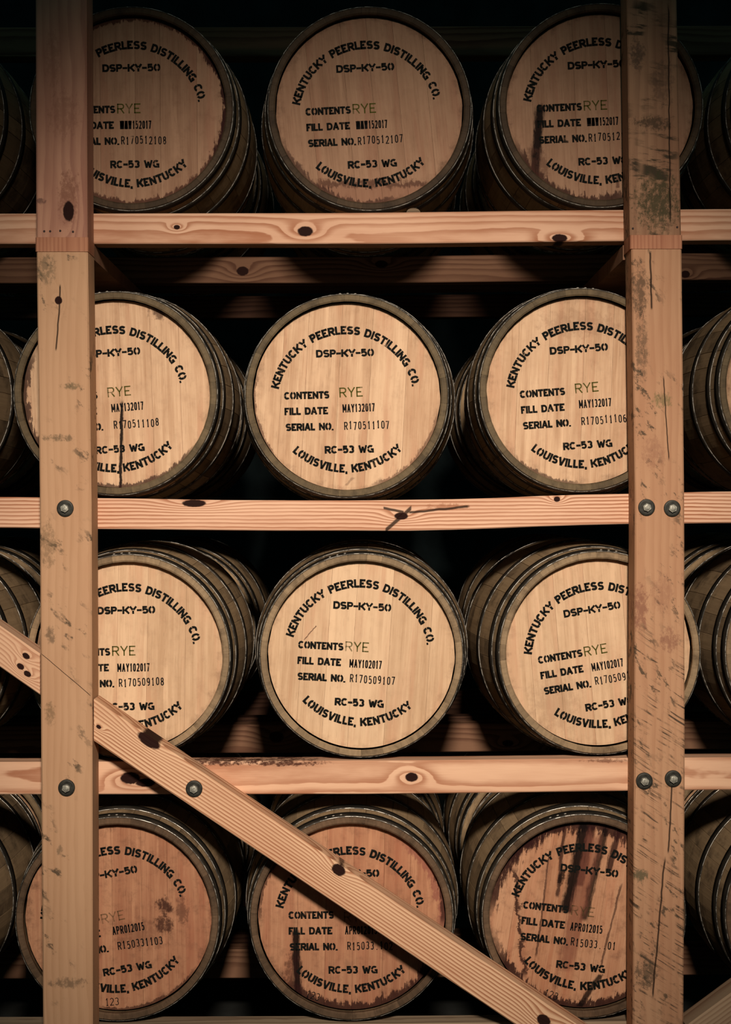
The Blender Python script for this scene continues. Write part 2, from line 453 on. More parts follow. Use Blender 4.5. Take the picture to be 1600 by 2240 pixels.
def head_mat(name, light=(0.73, 0.50, 0.315), dark=(0.48, 0.285, 0.165), stains=(), seed=0.0, edge=0.35, blotch=0.15, vary=0.5):
    """planed oak; stains are given in head radii, x to the right and z up on the head"""
    n = NT(name); x, y, z = n.coord(); r = n.rnd()
    X, Z = x / RH, z / RH
    sd = r * 13.0 + seed
    g1 = n.noise(n.vec(x * 75.0 + sd, sd, z * 2.6), 1.0, 3.0, 0.55)
    g2 = n.noise(n.vec(x * 420.0 + sd, sd, z * 9.0), 1.0, 2.0, 0.6)
    g3 = n.noise(n.vec(x * 14.0 + sd, sd, z * 5.0), 1.0, 4.0, 0.6)
    f = (g1 - 0.5) * 1.5 + (g2 - 0.5) * 0.9 + (g3 - 0.5) * 1.3 + (r - 0.5) * vary + 0.42
    c = n.mix(n.math('MULTIPLY', f, 1.0, clamp=True), light, dark)
    pk = n.noise(n.vec(x * 22.0 + sd, sd + 3.0, z * 2.2), 1.0, 3.0, 0.6)
    c = n.mix(n.step(pk, 0.50, 0.70) * 0.55, c, (dark[0] * 1.12, dark[1] * 0.98, dark[2] * 1.0))
    c = n.mix(n.step(pk, 0.40, 0.28) * 0.6, c, tuple(min(.9, v * 1.1) for v in light))
    ray = n.step(n.noise(n.vec(x * 260.0 + sd, sd, z * 22.0), 1.0, 1.0), 0.66, 0.74)
    c = n.mix(ray * 0.22, c, tuple(a * 0.55 for a in dark))
    rad = (X * X + Z * Z).sqrt()
    wob = n.noise(n.vec(X * 7.0 + seed, 0.0, Z * 7.0), 1.0, 5.0, 0.68)
    fine = n.noise(n.vec(X * 13.0 + seed, 0.0, Z * 11.0), 1.0, 6.0, 0.72)
    wstr = n.noise(n.vec(X * 34.0 + seed, 0.0, Z * 5.0), 1.0, 4.0, 0.7)
    c = n.mix(n.step(wob, 0.46, 0.74) * blotch, c, (0.16, 0.075, 0.045))
    # handling grime along the rim
    c = n.mix(n.step(rad + (wob - 0.5) * 0.30, 0.93, 1.06) * edge, c, (0.085, 0.045, 0.028))
    for s in stains:
        k = s[0]
        if k == 'streak':        # ('streak', x0, z0, x1, z1, half width, colour, amount)
            _, x0, z0, x1, z1, hw, col, amt = s
            t = (Z - z0) / (z1 - z0)
            off = (X - (t * (x1 - x0) + x0)) + (wob - 0.5) * 0.05 + (wstr - 0.5) * hw * 1.6
            m = n.step(off.abs(), hw * 1.15, hw * 0.45) * n.step(t + (wstr - .5) * .2, 0.0, 0.07) * n.step(t, 1.04, 0.99)
        elif k == 'rim':         # ('rim', angle, half angle, depth, colour, amount): angle in degrees, 0 right, 90 up
            _, ang, ha, dep, col, amt = s
            ca, sa = math.cos(math.radians(ang)), math.sin(math.radians(ang))
            cosd = (X * ca + Z * sa) / rad.max(0.01)
            m = n.step(cosd, math.cos(math.radians(ha * 1.25)), math.cos(math.radians(ha * 0.8)))
            m = m * n.step(rad + (wstr - 0.5) * dep * 1.9 + (wob - 0.5) * dep * 1.2, 1.0 - dep * 0.55, 1.0 - dep * 0.35)
        elif k == 'tide':        # wavy tide line: ('tide', z0, x0, x1, thickness, slope, colour, amount)
            _, z0, x0, x1, th, sl, col, amt = s
            off = Z - (X * sl + z0) + (wob - 0.5) * 0.26 + (wstr - 0.5) * 0.16
            m = n.step(off.abs(), th, th * 0.25) * n.step(X, x0 - .05, x0 + .05) * n.step(X, x1 + .05, x1 - .05)
        elif k == 'under':       # everything below a wavy line
            _, z0, x0, x1, sl, col, amt = s
            off = Z - (X * sl + z0) + (wob - 0.5) * 0.26 + (wstr - 0.5) * 0.16
            m = n.step(off, 0.02, -0.02) * n.step(X, x0 - .05, x0 + .05) * n.step(X, x1 + .05, x1 - .05)
        elif k == 'vline':       # wavy near-vertical line
            _, x0, z0, z1, th, sl, col, amt = s
            off = X - (Z * sl + x0) + (wob - 0.5) * 0.30
            m = n.step(off.abs(), th, th * 0.3) * n.step(Z, z0 - .05, z0 + .05) * n.step(Z, z1 + .05, z1 - .05)
        elif k == 'blot':        # ('blot', x, z, rx, rz, colour, amount)
            _, x0, z0, rx, rz, col, amt = s
            dx = (X - x0) / rx; dz = (Z - z0) / rz
            m = n.step(dx * dx + dz * dz + (fine - 0.5) * 4.5 + (wstr - .5) * 1.2 + .3, 1.25, 0.35)
        c = n.mix(n.math('MULTIPLY', m, amt, clamp=True), c, col)
    return n.bsdf(c, 0.7, bump=g2, bdist=0.0004)

BOTTOM_RADIUS = None
def build_barrel(front_px, front_py_unused, rail_top_z, Y0, roll_boards, label, group, mat, rnd, yaw=0.0, text=None, widths=None,
                 contact=0.078, tone=1):
    """rail_top_z(x) gives the height of the rail the barrel rests on"""
    X = (front_px - 800) * DIST / FPX
    rc = prof(contact)
    zc = rail_top_z(X) + rc + 0.0004
    yw = math.radians(yaw)
    Y0 = Y0 + BC * abs(math.sin(yw))
    cx = X - math.sin(yw) * BL / 2; cy = Y0 + math.cos(yw) * BL / 2
    root = obj('oak_barrel', None, None, (cx, cy, zc - BR), (0, 0, yw))
    tag(root, label, 'barrel', group)
    L = (0, -BL / 2, BR)
    # staves
    seq = [9] * 7 + [11] * 8 + [13] * 8 + [15] * 7
    rnd.shuffle(seq)
    a = rnd.uniform(0, 12)
    for d in seq:
        obj('stave', STAVES[tone, d], root, L, (0, math.radians(a + d / 2), 0)); a += d
    for nm, y0, y1 in HOOPS:
        for e in (0, 1):
            ho = obj(nm, HOOP_MESH[nm, e], root, L, (0, rnd.uniform(0, 6.28), 0))
            if e == 0 and nm == 'chime_hoop':
                ra = rnd.uniform(-.35, .25)
                for q in (0, .075, .15):
                    t = ra + q - ho.rotation_euler.y; r = prof(.022) + .0022
                    obj('rivet', RIVET, ho, (r * math.sin(t), .022, r * math.cos(t)), (0, t, 0))
    # front head
    widths = widths or [rnd.uniform(.7, 1.3) for _ in range(6)]
    s = sum(widths); x = -RH
    rb = -math.radians(roll_boards)
    for wd in widths:
        x1 = x + 2 * RH * wd / s
        obj('head_board', board_mesh(x, x1, mat), root, L, (0, rb, 0)); x = x1
    obj('back_head', BACK_HEAD, root, (0, BL / 2 - HEAD_Y, BR), (0, 0, math.pi))
    if text:
        dx, dz, rot = text['off']
        rt = -math.radians(rot)
        tl = (dx * RH, -BL / 2, BR + dz * RH)
        yl = HEAD_Y - .0005
        for nm, me in STENCIL:
            st = obj(nm, me, root, tl, (0, rt, 0)); st['label'] = 'black stencilled lettering'
        V, F = [], []
        rx, rz, rr = text['rye']
        add_line(V, F, 'RYE', PLAIN, rx, rx + .25, rz, .105, .13, .12, math.radians(rr), yl=yl)
        c = obj('contents_stamp', mesh('contents_stamp', V, F, text.get('rye_ink', INK_GREEN)), root, tl, (0, rt, 0)); c['label'] = 'olive green stamped word'
        V, F = [], []
        tx, x0, zz, rr = text['date']; h = .088
        if text.get('smudge'):
            add_line(V, F, tx[:3], PLAIN, x0, x0 + .125, zz, h, .33, .06, math.radians(rr), yl=yl)
            add_line(V, F, tx[3:], PLAIN, x0 + .135, x0 + .335, zz + .135 * math.tan(math.radians(rr)), h, .15, .14, math.radians(rr), yl=yl)
        else:
            add_line(V, F, tx, PLAIN, x0, x0 + .345, zz, h, .15, .14, math.radians(rr), yl=yl)
        c = obj('date_stamp', mesh('date_stamp', V, F, INK_STAMP), root, tl, (0, rt, 0)); c['label'] = 'black condensed date stamp'
        V, F = [], []
        tx, x0, zz, rr = text['serial']
        add_line(V, F, tx, PLAIN, x0, x0 + .48, zz, .086, .13, .24, math.radians(rr), mono=True, yl=yl, jit=rnd)
        c = obj('serial_stamp', mesh('serial_stamp', V, F, INK_STAMP), root, tl, (0, rt, 0)); c['label'] = 'black stamped serial number'
        if 'mark' in text:
            V, F = [], []
            mx, mz, mr = text['mark']
            add_line(V, F, '123', PLAIN, mx, mx + .14, mz, .082, .10, .22, math.radians(mr), yl=yl)
            c = obj('handwritten_number', mesh('handwritten_number', V, F, INK_STAMP), root, L); c['label'] = 'small handwritten number'
    return root

# ------------------------------------------------------------------ timbers
def lerp_tab(tab, x):
    if x <= tab[0][0]: return tab[0][1]
    for (a, b), (c, d) in zip(tab, tab[1:]):
        if x <= c:
            t = (x - a) / (c - a); t = t * t * (3 - 2 * t) * .5 + t * .5
            return b + (d - b) * t
    return tab[-1][1]

def timber_rows(name, rows, mat, loc, rot=(0, 0, 0), cham=.003, parent=None):
    """rows: list of (along, lo, hi, y0, y1, axis) cross-sections -> one chamfered solid. axis 'X' or 'Z' is set by the first item"""
    V, F = [], []
    for (kind, u, lo, hi, y0, y1) in rows:
        c = cham
        sec = [(lo + c, y0), (hi - c, y0), (hi, y0 + c), (hi, y1 - c), (hi - c, y1), (lo + c, y1), (lo, y1 - c), (lo, y0 + c)]
        for v, y in sec:
            V.append((u, y, v) if kind == 'X' else (v, y, u))
    k = 8
    for i in range(len(rows) - 1):
        for j in range(k):
            F.append((i * k + j, i * k + (j + 1) % k, (i + 1) * k + (j + 1) % k, (i + 1) * k + j))
    F.append(tuple(range(k))); F.append(tuple((len(rows) - 1) * k + j for j in range(k))[::-1])
    m = mesh(name, V, F, mat)
    bm = bmesh.new(); bm.from_mesh(m); bmesh.ops.recalc_face_normals(bm, faces=bm.faces); bm.to_mesh(m); bm.free()
    return obj(name, m, parent, loc, rot)

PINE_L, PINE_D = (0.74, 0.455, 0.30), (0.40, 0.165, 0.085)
REAR_L, REAR_D = (0.25, 0.135, 0.08), (0.11, 0.05, 0.03)  # darker reddish brown for the rear rails
RAIL_D = 0.082
def rail(tab_top, tab_bot, Y, label, mat, zoff, name='pine_rail', deep=RAIL_D, x0=-1.75, x1=1.75, group=None):
    """a rail across the rack; tables are heights (pixel rows at the front plane) by pixel column"""
    zt = lambda X: CZ + (1120 - lerp_tab(tab_top, X * FPX / DIST + 800)) * DIST / FPX
    zb = lambda X: CZ + (1120 - lerp_tab(tab_bot, X * FPX / DIST + 800)) * DIST / FPX
    zc = (zt(0) + zb(0)) / 2
    n = 28; rows = []
    for i in range(n + 1):
        X = x0 + (x1 - x0) * i / n
        rows.append(('X', X, zb(X) - zc, zt(X) - zc, 0, deep))
    o = timber_rows(name, rows, mat, (0, Y, zc))
    tag(o, label, 'beam', group)
    return o, zt, zc

def knots_px(lst, Y, zc, xc=0.0):
    out = []
    for (px, py, a, b) in lst:
        p = P(px, py, Y); k = (DIST + Y) / FPX
        out.append((p.x - xc, p.z - zc, a * k, b * k))
    return out

# ================================================================== the setting
M_FLOOR = flat_mat('concrete', (0.030, 0.032, 0.030), 0.9, 0, 0.25, 3.0)
M_WALL = flat_mat('dark_wall', (0.016, 0.024, 0.025), 0.9, 0, 0.3, 5.0)
def slab(name, lo, hi, mat):
    x0, y0, z0 = lo; x1, y1, z1 = hi
    V = [(x, y, z) for x in (x0, x1) for y in (y0, y1) for z in (z0, z1)]
    F = [(0, 1, 3, 2), (4, 6, 7, 5), (0, 4, 5, 1), (2, 3, 7, 6), (0, 2, 6, 4), (1, 5, 7, 3)]
    o = obj(name, mesh(name, V, F, mat)); o['kind'] = 'structure'
    return o
slab('floor', (-5, -9, -.1), (5, 3.6, 0), M_FLOOR)
slab('wall_back', (-5, 3.4, 0), (5, 3.6, 5), M_WALL)

# ------------------------------------------------------------------ rails
T1 = [(-600, 468), (0, 467), (700, 466), (1365, 459), (1600, 457), (2200, 455)]
B1 = [(-600, 534), (0, 533), (800, 533), (1365, 527), (1600, 525), (2200, 523)]
T2 = [(-600, 1086), (0, 1087), (250, 1090), (500, 1094), (760, 1095), (1000, 1092), (1273, 1082), (1600, 1075), (2200, 1070)]
B2 = [(-600, 1152), (0, 1154), (210, 1157), (600, 1161), (900, 1161), (1375, 1146), (1600, 1144), (2200, 1140)]
T3 = [(-600, 1668), (0, 1667), (800, 1664), (1600, 1657), (2200, 1655)]
B3 = [(-600, 1739), (0, 1738), (800, 1737), (1600, 1728), (2200, 1726)]
T4 = [(-600, 2243), (0, 2242), (800, 2240), (1600, 2233), (2200, 2231)]
B4 = [(a, b + 74) for a, b in T4]
T0 = [(-600, -122), (0, -122), (1600, -126), (2200, -128)]
B0 = [(-600, -46), (0, -46), (1600, -50), (2200, -52)]
zmid = lambda t, b: CZ + (1120 - (lerp_tab(t, 800) + lerp_tab(b, 800)) / 2) * DIST / FPX
Z1, Z2, Z3, Z4, Z0 = zmid(T1, B1), zmid(T2, B2), zmid(T3, B3), zmid(T4, B4), zmid(T0, B0)

m1 = wood('pine_top_rail', 'X', PINE_L, PINE_D, 0.011, (-.03, .06), .006, .65, knots_px([(387, 497, 7, 5), (668, 506, 17, 11), (1225, 521, 17, 9)], 0, Z1), seed=1.3)
m2 = wood('pine_second_rail', 'X', (0.80, 0.51, 0.345), PINE_D, 0.0095, (-.09, .05), .005, .75,
          knots_px([(425, 1101, 26, 8), (878, 1129, 15, 8), (1219, 1092, 7, 6)], 0, Z2), seed=4.1,
          cracks=[(P(842, 0).x, P(902, 0).x, P(0, 1163).z - Z2, P(0, 1110).z - Z2, .0095), (P(838, 0).x, P(885, 0).x, P(0, 1112).z - Z2, P(0, 1121).z - Z2, .005), (P(890, 0).x, P(1030, 0).x, P(0, 1122).z - Z2, P(0, 1108).z - Z2, .0045)],
          stains=[(P(980, 0).x, P(0, 1108).z - Z2, .07, .012, (.36, .15, .08), .7)])
m3 = wood('pine_third_rail', 'X', (0.79, 0.50, 0.325), PINE_D, 0.0135, (.01, .075), .009, .62,
          knots_px([(285, 1702, 22, 13), (318, 1712, 22, 9), (901, 1700, 14, 10)], 0, Z3), seed=7.7,
          stains=[(P(480, 1668).x, P(480, 1667).z - Z3, .13, .012, (.07, .025, .016), .95), (P(620, 1671).x, P(620, 1669).z - Z3, .14, .011, (.07, .025, .016), .95), (P(1330, 1668).x, P(1330, 1664).z - Z3, .09, .007, (.15, .06, .035), .7)])
m4 = wood('grey_bottom_rail', 'X', (0.36, 0.27, 0.18), (0.17, 0.11, 0.07), 0.012, (-.03, .06), .008, .6, seed=9.2)
mr = [wood('dark_rear_rail', 'X', REAR_L, REAR_D, 0.011, (-.05, .07), .008, .7, knots_px([(531, 593, 13, 10), (835, 578, 14, 8), (1500, 600, 10, 8)], .857, Z1), seed=11.0),
      wood('dark_rear_rail_second', 'X', REAR_L, REAR_D, 0.011, (-.02, .07), .008, .7, seed=13.0),
      wood('dark_rear_rail_third', 'X', REAR_L, REAR_D, 0.012, (-.04, .06), .010, .7, knots_px([(605, 1612, 16, 12), (1112, 1626, 12, 7), (1210, 1640, 8, 6)], .857, Z3), seed=15.0),
      wood('dark_rear_rail_bottom', 'X', REAR_L, REAR_D, 0.012, (-.04, .06), .010, .7, seed=17.0)]
_, ZT1, _ = rail(T1, B1, 0, 'pale pine rail under the top row of barrels, with two dark knots', m1, 0)
_, ZT2, _ = rail(T2, B2, 0, 'bowed pale pine rail under the second row of barrels, with a branching knot', m2, 0)
_, ZT3, _ = rail(T3, B3, 0, 'pale pine rail behind the diagonal brace, under the third row of barrels', m3, 0)
_, ZT4, _ = rail(T4, B4, 0, 'greyish rail along the bottom edge, under the lowest row of barrels', m4, 0)
_, ZT0, _ = rail(T0, B0, 0, 'pine rail above the top row of barrels', m1, 0)
RY = 0.857
mdeep = wood('shaded_deep_rail', 'X', (.12, .06, .038), (.05, .024, .016), .011, (-.05, .07), .008, .7, seed=19.0)  # rear rail timber darkened: shade deep in the rack put into its colour
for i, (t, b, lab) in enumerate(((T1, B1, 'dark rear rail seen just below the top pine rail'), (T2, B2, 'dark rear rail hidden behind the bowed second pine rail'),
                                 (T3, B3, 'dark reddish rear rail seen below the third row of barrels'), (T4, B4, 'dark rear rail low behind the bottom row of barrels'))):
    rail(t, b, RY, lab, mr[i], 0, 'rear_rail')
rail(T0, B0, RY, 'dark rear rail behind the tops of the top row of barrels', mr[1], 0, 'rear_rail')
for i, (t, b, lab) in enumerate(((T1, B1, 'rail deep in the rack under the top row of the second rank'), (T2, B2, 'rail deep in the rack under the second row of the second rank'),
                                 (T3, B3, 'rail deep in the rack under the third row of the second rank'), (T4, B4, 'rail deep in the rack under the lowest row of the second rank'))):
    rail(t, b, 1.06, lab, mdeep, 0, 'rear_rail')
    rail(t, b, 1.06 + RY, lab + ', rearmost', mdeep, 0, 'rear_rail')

# ------------------------------------------------------------------ posts, bolts, plates
PD = 0.12                       # post depth, standing on the front of the rails
YF = -PD - .0008
def bolt(parent, px, py, yfront, pl):
    """hex bolt with a round washer; pl is the parent's world location"""
    p = P(px, py, yfront)
    bm = bmesh.new()
    bmesh.ops.create_cone(bm, cap_ends=True, segments=6, radius1=.0125, radius2=.0115, depth=.012)
    bmesh.ops.rotate(bm, verts=bm.verts, matrix=Matrix.Rotation(math.radians(90), 3, 'X'))
    dome = bmesh.ops.create_uvsphere(bm, u_segments=12, v_segments=6, radius=.0095)['verts']
    for v in dome: v.co.y = v.co.y * .2 - .0058
    m = bpy.data.meshes.new('bolt_head'); bm.to_mesh(m); bm.free(); m.materials.append(M_BOLT)
    inv = parent.matrix_basis.inverted()
    b = obj('bolt_head', m, parent, inv @ Vector((p.x, yfront - .0095, p.z)), (0, random.Random(px).uniform(0, 1), 0))
    V, F = [], []
    seg = 28
    prof_ = [(.0, -.0035), (.019, -.0035), (.0225, -.0028), (.0235, -.001), (.0235, .0028)]
    for s in range(seg):
        a = 2 * math.pi * s / seg
        for r, y in prof_: V.append((r * math.cos(a), y, r * math.sin(a)))
    k = len(prof_)
    for s in range(seg):
        q = (s + 1) % seg
        for j in range(k - 1): F.append((s * k + j, q * k + j, q * k + j + 1, s * k + j + 1))
    wm = mesh('washer', V, F, M_WASH, smooth=False)
    bm = bmesh.new(); bm.from_mesh(wm); bmesh.ops.remove_doubles(bm, verts=bm.verts, dist=1e-5); bmesh.ops.recalc_face_normals(bm, faces=bm.faces); bm.to_mesh(wm); bm.free()
    obj('washer', wm, b, (0, .0067, 0))
    b['label'] = 'grey hex bolt head on a round washer'
    return b

def post(name, rows_px, mat, label, depth=PD):
    """rows_px: (py, left px, right px) of the front face"""
    pts = [(P(0, py, YF).z, P(l, py, YF).x, P(r, py, YF).x) for py, l, r in rows_px]
    zb = min(p[0] for p in pts); xc = sum(p[1] + p[2] for p in pts) / (2 * len(pts))
    rows = [('Z', z - zb, a - xc, b - xc, 0, depth) for z, a, b in pts]
    o = timber_rows(name, rows, mat, (xc, YF, zb), cham=.004)
    tag(o, label, 'post')
    return o
def lp(px, py, loc):            # pixel on a post face -> (along, across) in the post's own frame
    p = P(px, py, YF); return p.z - loc[2], p.x - loc[0]

FLOOR_PY = 1120 + CZ * FPX / (DIST + YF)       # pixel row of the floor at the posts
def post_frame(rows):
    zb = min(P(0, r[0], YF).z for r in rows); xc = sum(P(r[1], 0, YF).x + P(r[2], 0, YF).x for r in rows) / (2 * len(rows))
    return (xc, YF, zb)
R_LU = [(-380, 77, 188), (0, 78, 189), (519, 79, 191)]
R_LL = [(551, 80, 192), (1100, 87, 200), (1700, 90, 202), (2240, 94, 203), (FLOOR_PY, 96, 204)]
R_RU = [(-380, 1364, 1473), (0, 1372, 1481), (514, 1379, 1491)]
R_RL = [(545, 1382, 1492), (1100, 1390, 1498), (1700, 1388, 1499), (2240, 1385, 1496), (FLOOR_PY, 1384, 1495)]
f = post_frame(R_LU)
def kn(lst, f):
    out = []
    for (px, py, a, b) in lst:
        u, v = lp(px, py, f); out.append((u, v, b / 783, a / 783))
    return out
def stn(lst, f):
    out = []
    for (px, py, a, b, col, amt) in lst:
        u, v = lp(px, py, f); out.append((u, v, b / 783, a / 783, col, amt))
    return out
def crk(lst, f):
    out = []
    for (px0, py0, px1, py1, wd) in lst:
        u0, v0 = lp(px0, py0, f); u1, v1 = lp(px1, py1, f); out.append((u0, u1, v0, v1, wd / 783))
    return out
RED = (.25, .11, .07)
DIRT = (.055, .045, .03)
mLU = wood('reddish_post_wood', 'Z', (.50, .265, .175), (.27, .115, .085), .016, (.10, .12), .010, .35, kn([(150, 462, 12, 22)], f), seed=21,
           tone=.5, stains=stn([(150, 430, 26, 70, RED, .8), (140, 250, 40, 60, RED, .45), (115, 130, 20, 80, RED, .4), (90, 440, 14, 8, (.12, .06, .05), .7)], f))
f = post_frame(R_LL)
mLL = wood('tan_post_wood', 'Z', (.54, .325, .19), (.40, .225, .12), .014, (.12, .14), .008, .28, kn([(128, 657, 8, 9)], f), seed=25, tone=.22,
           grime=(.85, 17.0, DIRT, .552, 1.1), cracks=crk([(131, 620, 122, 770, 2.2), (88, 1428, 200, 1524, 1.4)], f),
           stains=stn([(100, 590, 24, 40, (.15, .11, .065), .6), (155, 845, 28, 9, (.15, .11, .06), .75), (130, 958, 40, 9, (.13, .095, .055), .75), (110, 1390, 14, 22, DIRT, .6),
                       (105, 1190, 22, 60, (.17, .11, .06), .55), (110, 1560, 14, 30, (.15, .1, .05), .6), (130, 1860, 8, 14, (.14, .10, .06), .6), (150, 2150, 50, 14, DIRT, .55)], f))
f = post_frame(R_RU)
mRU = wood('mouldy_post_wood', 'Z', (.36, .205, .12), (.22, .115, .07), .015, (-.10, .12), .010, .35, seed=31, tone=.5,
           grime=(.95, 26.0, (.045, .035, .022), .50, .28), cracks=crk([(1462, 0, 1468, 500, 2.0)], f),
           stains=stn([(1440, 440, 60, 75, (.045, .045, .022), .85), (1430, 270, 50, 20, (.06, .04, .025), .8), (1395, 120, 22, 40, (.06, .04, .03), .7), (1450, 180, 30, 60, (.10, .06, .04), .5)], f))
f = post_frame(R_RL)
mRL = wood('sawn_post_wood', 'Z', (.50, .285, .165), (.36, .18, .10), .015, (-.11, .13), .009, .3, seed=37, tone=.4,
           grime=(.85, 24.0, DIRT, .535, 1.3), saw=(.62, .011, .92, (.05, .038, .026), (.0, 1.36)),
           cracks=crk([(1424, 548, 1426, 680, 2.6), (1452, 820, 1462, 1010, 1.6), (1470, 1700, 1462, 1870, 2.2), (1456, 1870, 1428, 2190, 2.4)], f),
           stains=stn([(1450, 875, 24, 20, (.16, .14, .06), .7), (1400, 640, 22, 70, (.10, .065, .04), .8), (1430, 990, 30, 40, RED, .4), (1402, 1330, 20, 60, RED, .8), (1465, 1400, 25, 30, RED, .7),
                       (1402, 1915, 20, 22, (.10, .09, .05), .85), (1450, 1300, 30, 50, RED, .35), (1415, 2130, 30, 40, DIRT, .7), (1405, 760, 16, 90, DIRT, .6)], f))
pLU = post('upper_post', R_LU, mLU, 'reddish upper timber post crossing the top left barrel')
pLL = post('lower_post', R_LL, mLL, 'long tan timber post on the left, with two single bolts')
pRU = post('upper_post', R_RU, mRU, 'dark mould-stained upper timber post crossing the top right barrel')
pRL = post('lower_post', R_RL, mRL, 'long saw-marked timber post on the right, with two pairs of bolts')
for p, px, py in ((pLL, 143, 1112), (pLL, 146, 1723), (pRL, 1415, 1110), (pRL, 1471, 1112), (pRL, 1410, 1708), (pRL, 1473, 1703)):
    bolt(p, px, py, YF, p.location)
NAIL = None
def nail(parent, px, py):
    global NAIL
    if NAIL is None:
        bm = bmesh.new(); bmesh.ops.create_cone(bm, cap_ends=True, segments=8, radius1=.003, radius2=.003, depth=.004)
        bmesh.ops.rotate(bm, verts=bm.verts, matrix=Matrix.Rotation(math.radians(90), 3, 'X'))
        NAIL = bpy.data.meshes.new('nail'); bm.to_mesh(NAIL); bm.free(); NAIL.materials.append(M_NAIL)
    p = P(px, py, YF); obj('nail', NAIL, parent, Vector((p.x, YF - .0006, p.z)) - parent.location)
for px, py in ((97, 506), (110, 506), (132, 505), (160, 507)): nail(pLU, px, py)
for px, py in ((1369 + 16, 500), (1482, 497)): nail(pRU, px, py)

# flat plates running back into the rack between upper and lower posts
mPL = wood('plate_wood', 'Z', (.50, .24, .14), (.30, .12, .07), .010, (.03, .02), .008, .4, seed=41, tone=.5)
def plate(px0, px1, py0, py1, label):
    a = P(px0, py1, YF); b = P(px1, py0, YF)
    zt = min(b.z, 99) - .0006; zb = a.z + .0006
    xc = (a.x + b.x) / 2
    rows = [('Z', z, a.x - xc, b.x - xc, 0, PD - .001) for z in (0, zt - zb)]
    o = timber_rows('plate_block', rows, mPL, (xc, YF - .003, zb), cham=.003)
    return tag(o, label, 'block')
plate(78, 193, 519, 551, 'flat reddish block between the two posts on the left')
plate(1379, 1493, 514, 545, 'flat reddish block between the two posts on the right')
# cross bearers behind the plates, receding under the top rail
mCB = wood('cross_bearer_wood', 'Z', (.40, .22, .13), (.22, .10, .06), .010, (.03, .3), .008, .4, seed=43, tone=.5)
def bearer(px0, px1, label):
    zt = CZ + (1120 - 534) * DIST / FPX - .0006
    a = P(px0, 0, 0).x; b = P(px1, 0, 0).x; xc = (a + b) / 2
    rows = [('Z', z, a - xc, b - xc, 0, 2.0) for z in (0, .042)]
    o = timber_rows('cross_bearer', rows, mCB, (xc, .0015, zt - .044), cham=.003)
    return tag(o, label, 'beam')
bearer(90, 206, 'short bearer receding into the dark under the left end of the top rail')
bearer(1364, 1480, 'short bearer receding into the dark under the right end of the top rail')

# ------------------------------------------------------------------ diagonal brace, in pieces cut against the posts
BT = 0.104
def brace(pa, pb, width_px, mat_args, label, name='diagonal_brace', cut_left=None, cut_right=None, bolts=()):
    Yb = -BT - .0008
    A, B = P(*pa, Yb), P(*pb, Yb)
    d = B - A; ln = d.length; ang = math.atan2(d.z, d.x)
    hw = width_px / 2 * (DIST + Yb) / FPX
    mid = (A + B) / 2
    V, F = [], []; c = .003
    sec = [(-hw + c, 0), (hw - c, 0), (hw, c), (hw, BT - c), (hw - c, BT), (-hw + c, BT), (-hw, BT - c), (-hw, c)]
    t = math.tan(ang)
    for e, cut in ((-1, cut_left), (1, cut_right)):
        for v, y in sec:
            u = e * ln / 2 + (v * t if cut else 0.0)       # plumb cut: keep the end vertical
            V.append((u, y, v))
    k = 8
    for j in range(k): F.append((j, (j + 1) % k, k + (j + 1) % k, k + j))
    F.append(tuple(range(k))); F.append(tuple(range(k, 2 * k))[::-1])
    toL = lambda px, py: (lambda q: ((q.x - mid.x) * math.cos(ang) + (q.z - mid.z) * math.sin(ang), -(q.x - mid.x) * math.sin(ang) + (q.z - mid.z) * math.cos(ang)))(P(px, py, Yb))
    kn_ = [(*toL(px, py), a / 783, b / 783) for (px, py, a, b) in mat_args.pop('kn', [])]
    mat = wood(label[:24].replace(' ', '_'), 'X', knots=kn_, **mat_args)
    m = mesh(name, V, F, mat)
    bm = bmesh.new(); bm.from_mesh(m); bmesh.ops.recalc_face_normals(bm, faces=bm.faces); bm.to_mesh(m); bm.free()
    o = obj(name, m, None, (mid.x, Yb, mid.z), (0, -ang, 0))
    tag(o, label, 'beam')
    for px, py in bolts: bolt(o, px, py, Yb, o.location)
    return o
brace((205.5, 1575), (1381, 2366), 76, dict(light=(.78, .50, .31), dark=(.42, .19, .10), spacing=.0092, center=(-.10, .03), wob=.007, line=.85, seed=51,
      kn=[(326, 1620, 28, 13), (216, 1590, 6, 4), (741, 1903, 16, 12), (1190, 2232, 16, 12)]),
      'long pale diagonal brace running down right from the left post', cut_left=True, cut_right=True, bolts=[(425, 1725)])
brace((-260, 1232), (87.5, 1475), 74, dict(light=(.78, .50, .32), dark=(.44, .20, .11), spacing=.011, center=(-.12, .03), wob=.004, line=.55, seed=57,
      kn=[(57, 1435, 9, 6), (45, 1458, 9, 6), (60, 1474, 9, 6)]),
      'short end of pale diagonal brace at the left edge, with three knots', cut_right=True)
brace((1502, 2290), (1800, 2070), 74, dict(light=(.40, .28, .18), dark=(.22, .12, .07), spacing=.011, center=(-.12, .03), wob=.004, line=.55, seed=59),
      'dim brace rising from the foot of the right post at the bottom right corner', cut_left=True)

# ------------------------------------------------------------------ barrels
BACK_HEAD = board_mesh(-RH, RH, flat_mat('back_head_oak', (.22, .15, .09), .7, 0, .25, 14.0))
STENCIL = stencil_meshes()

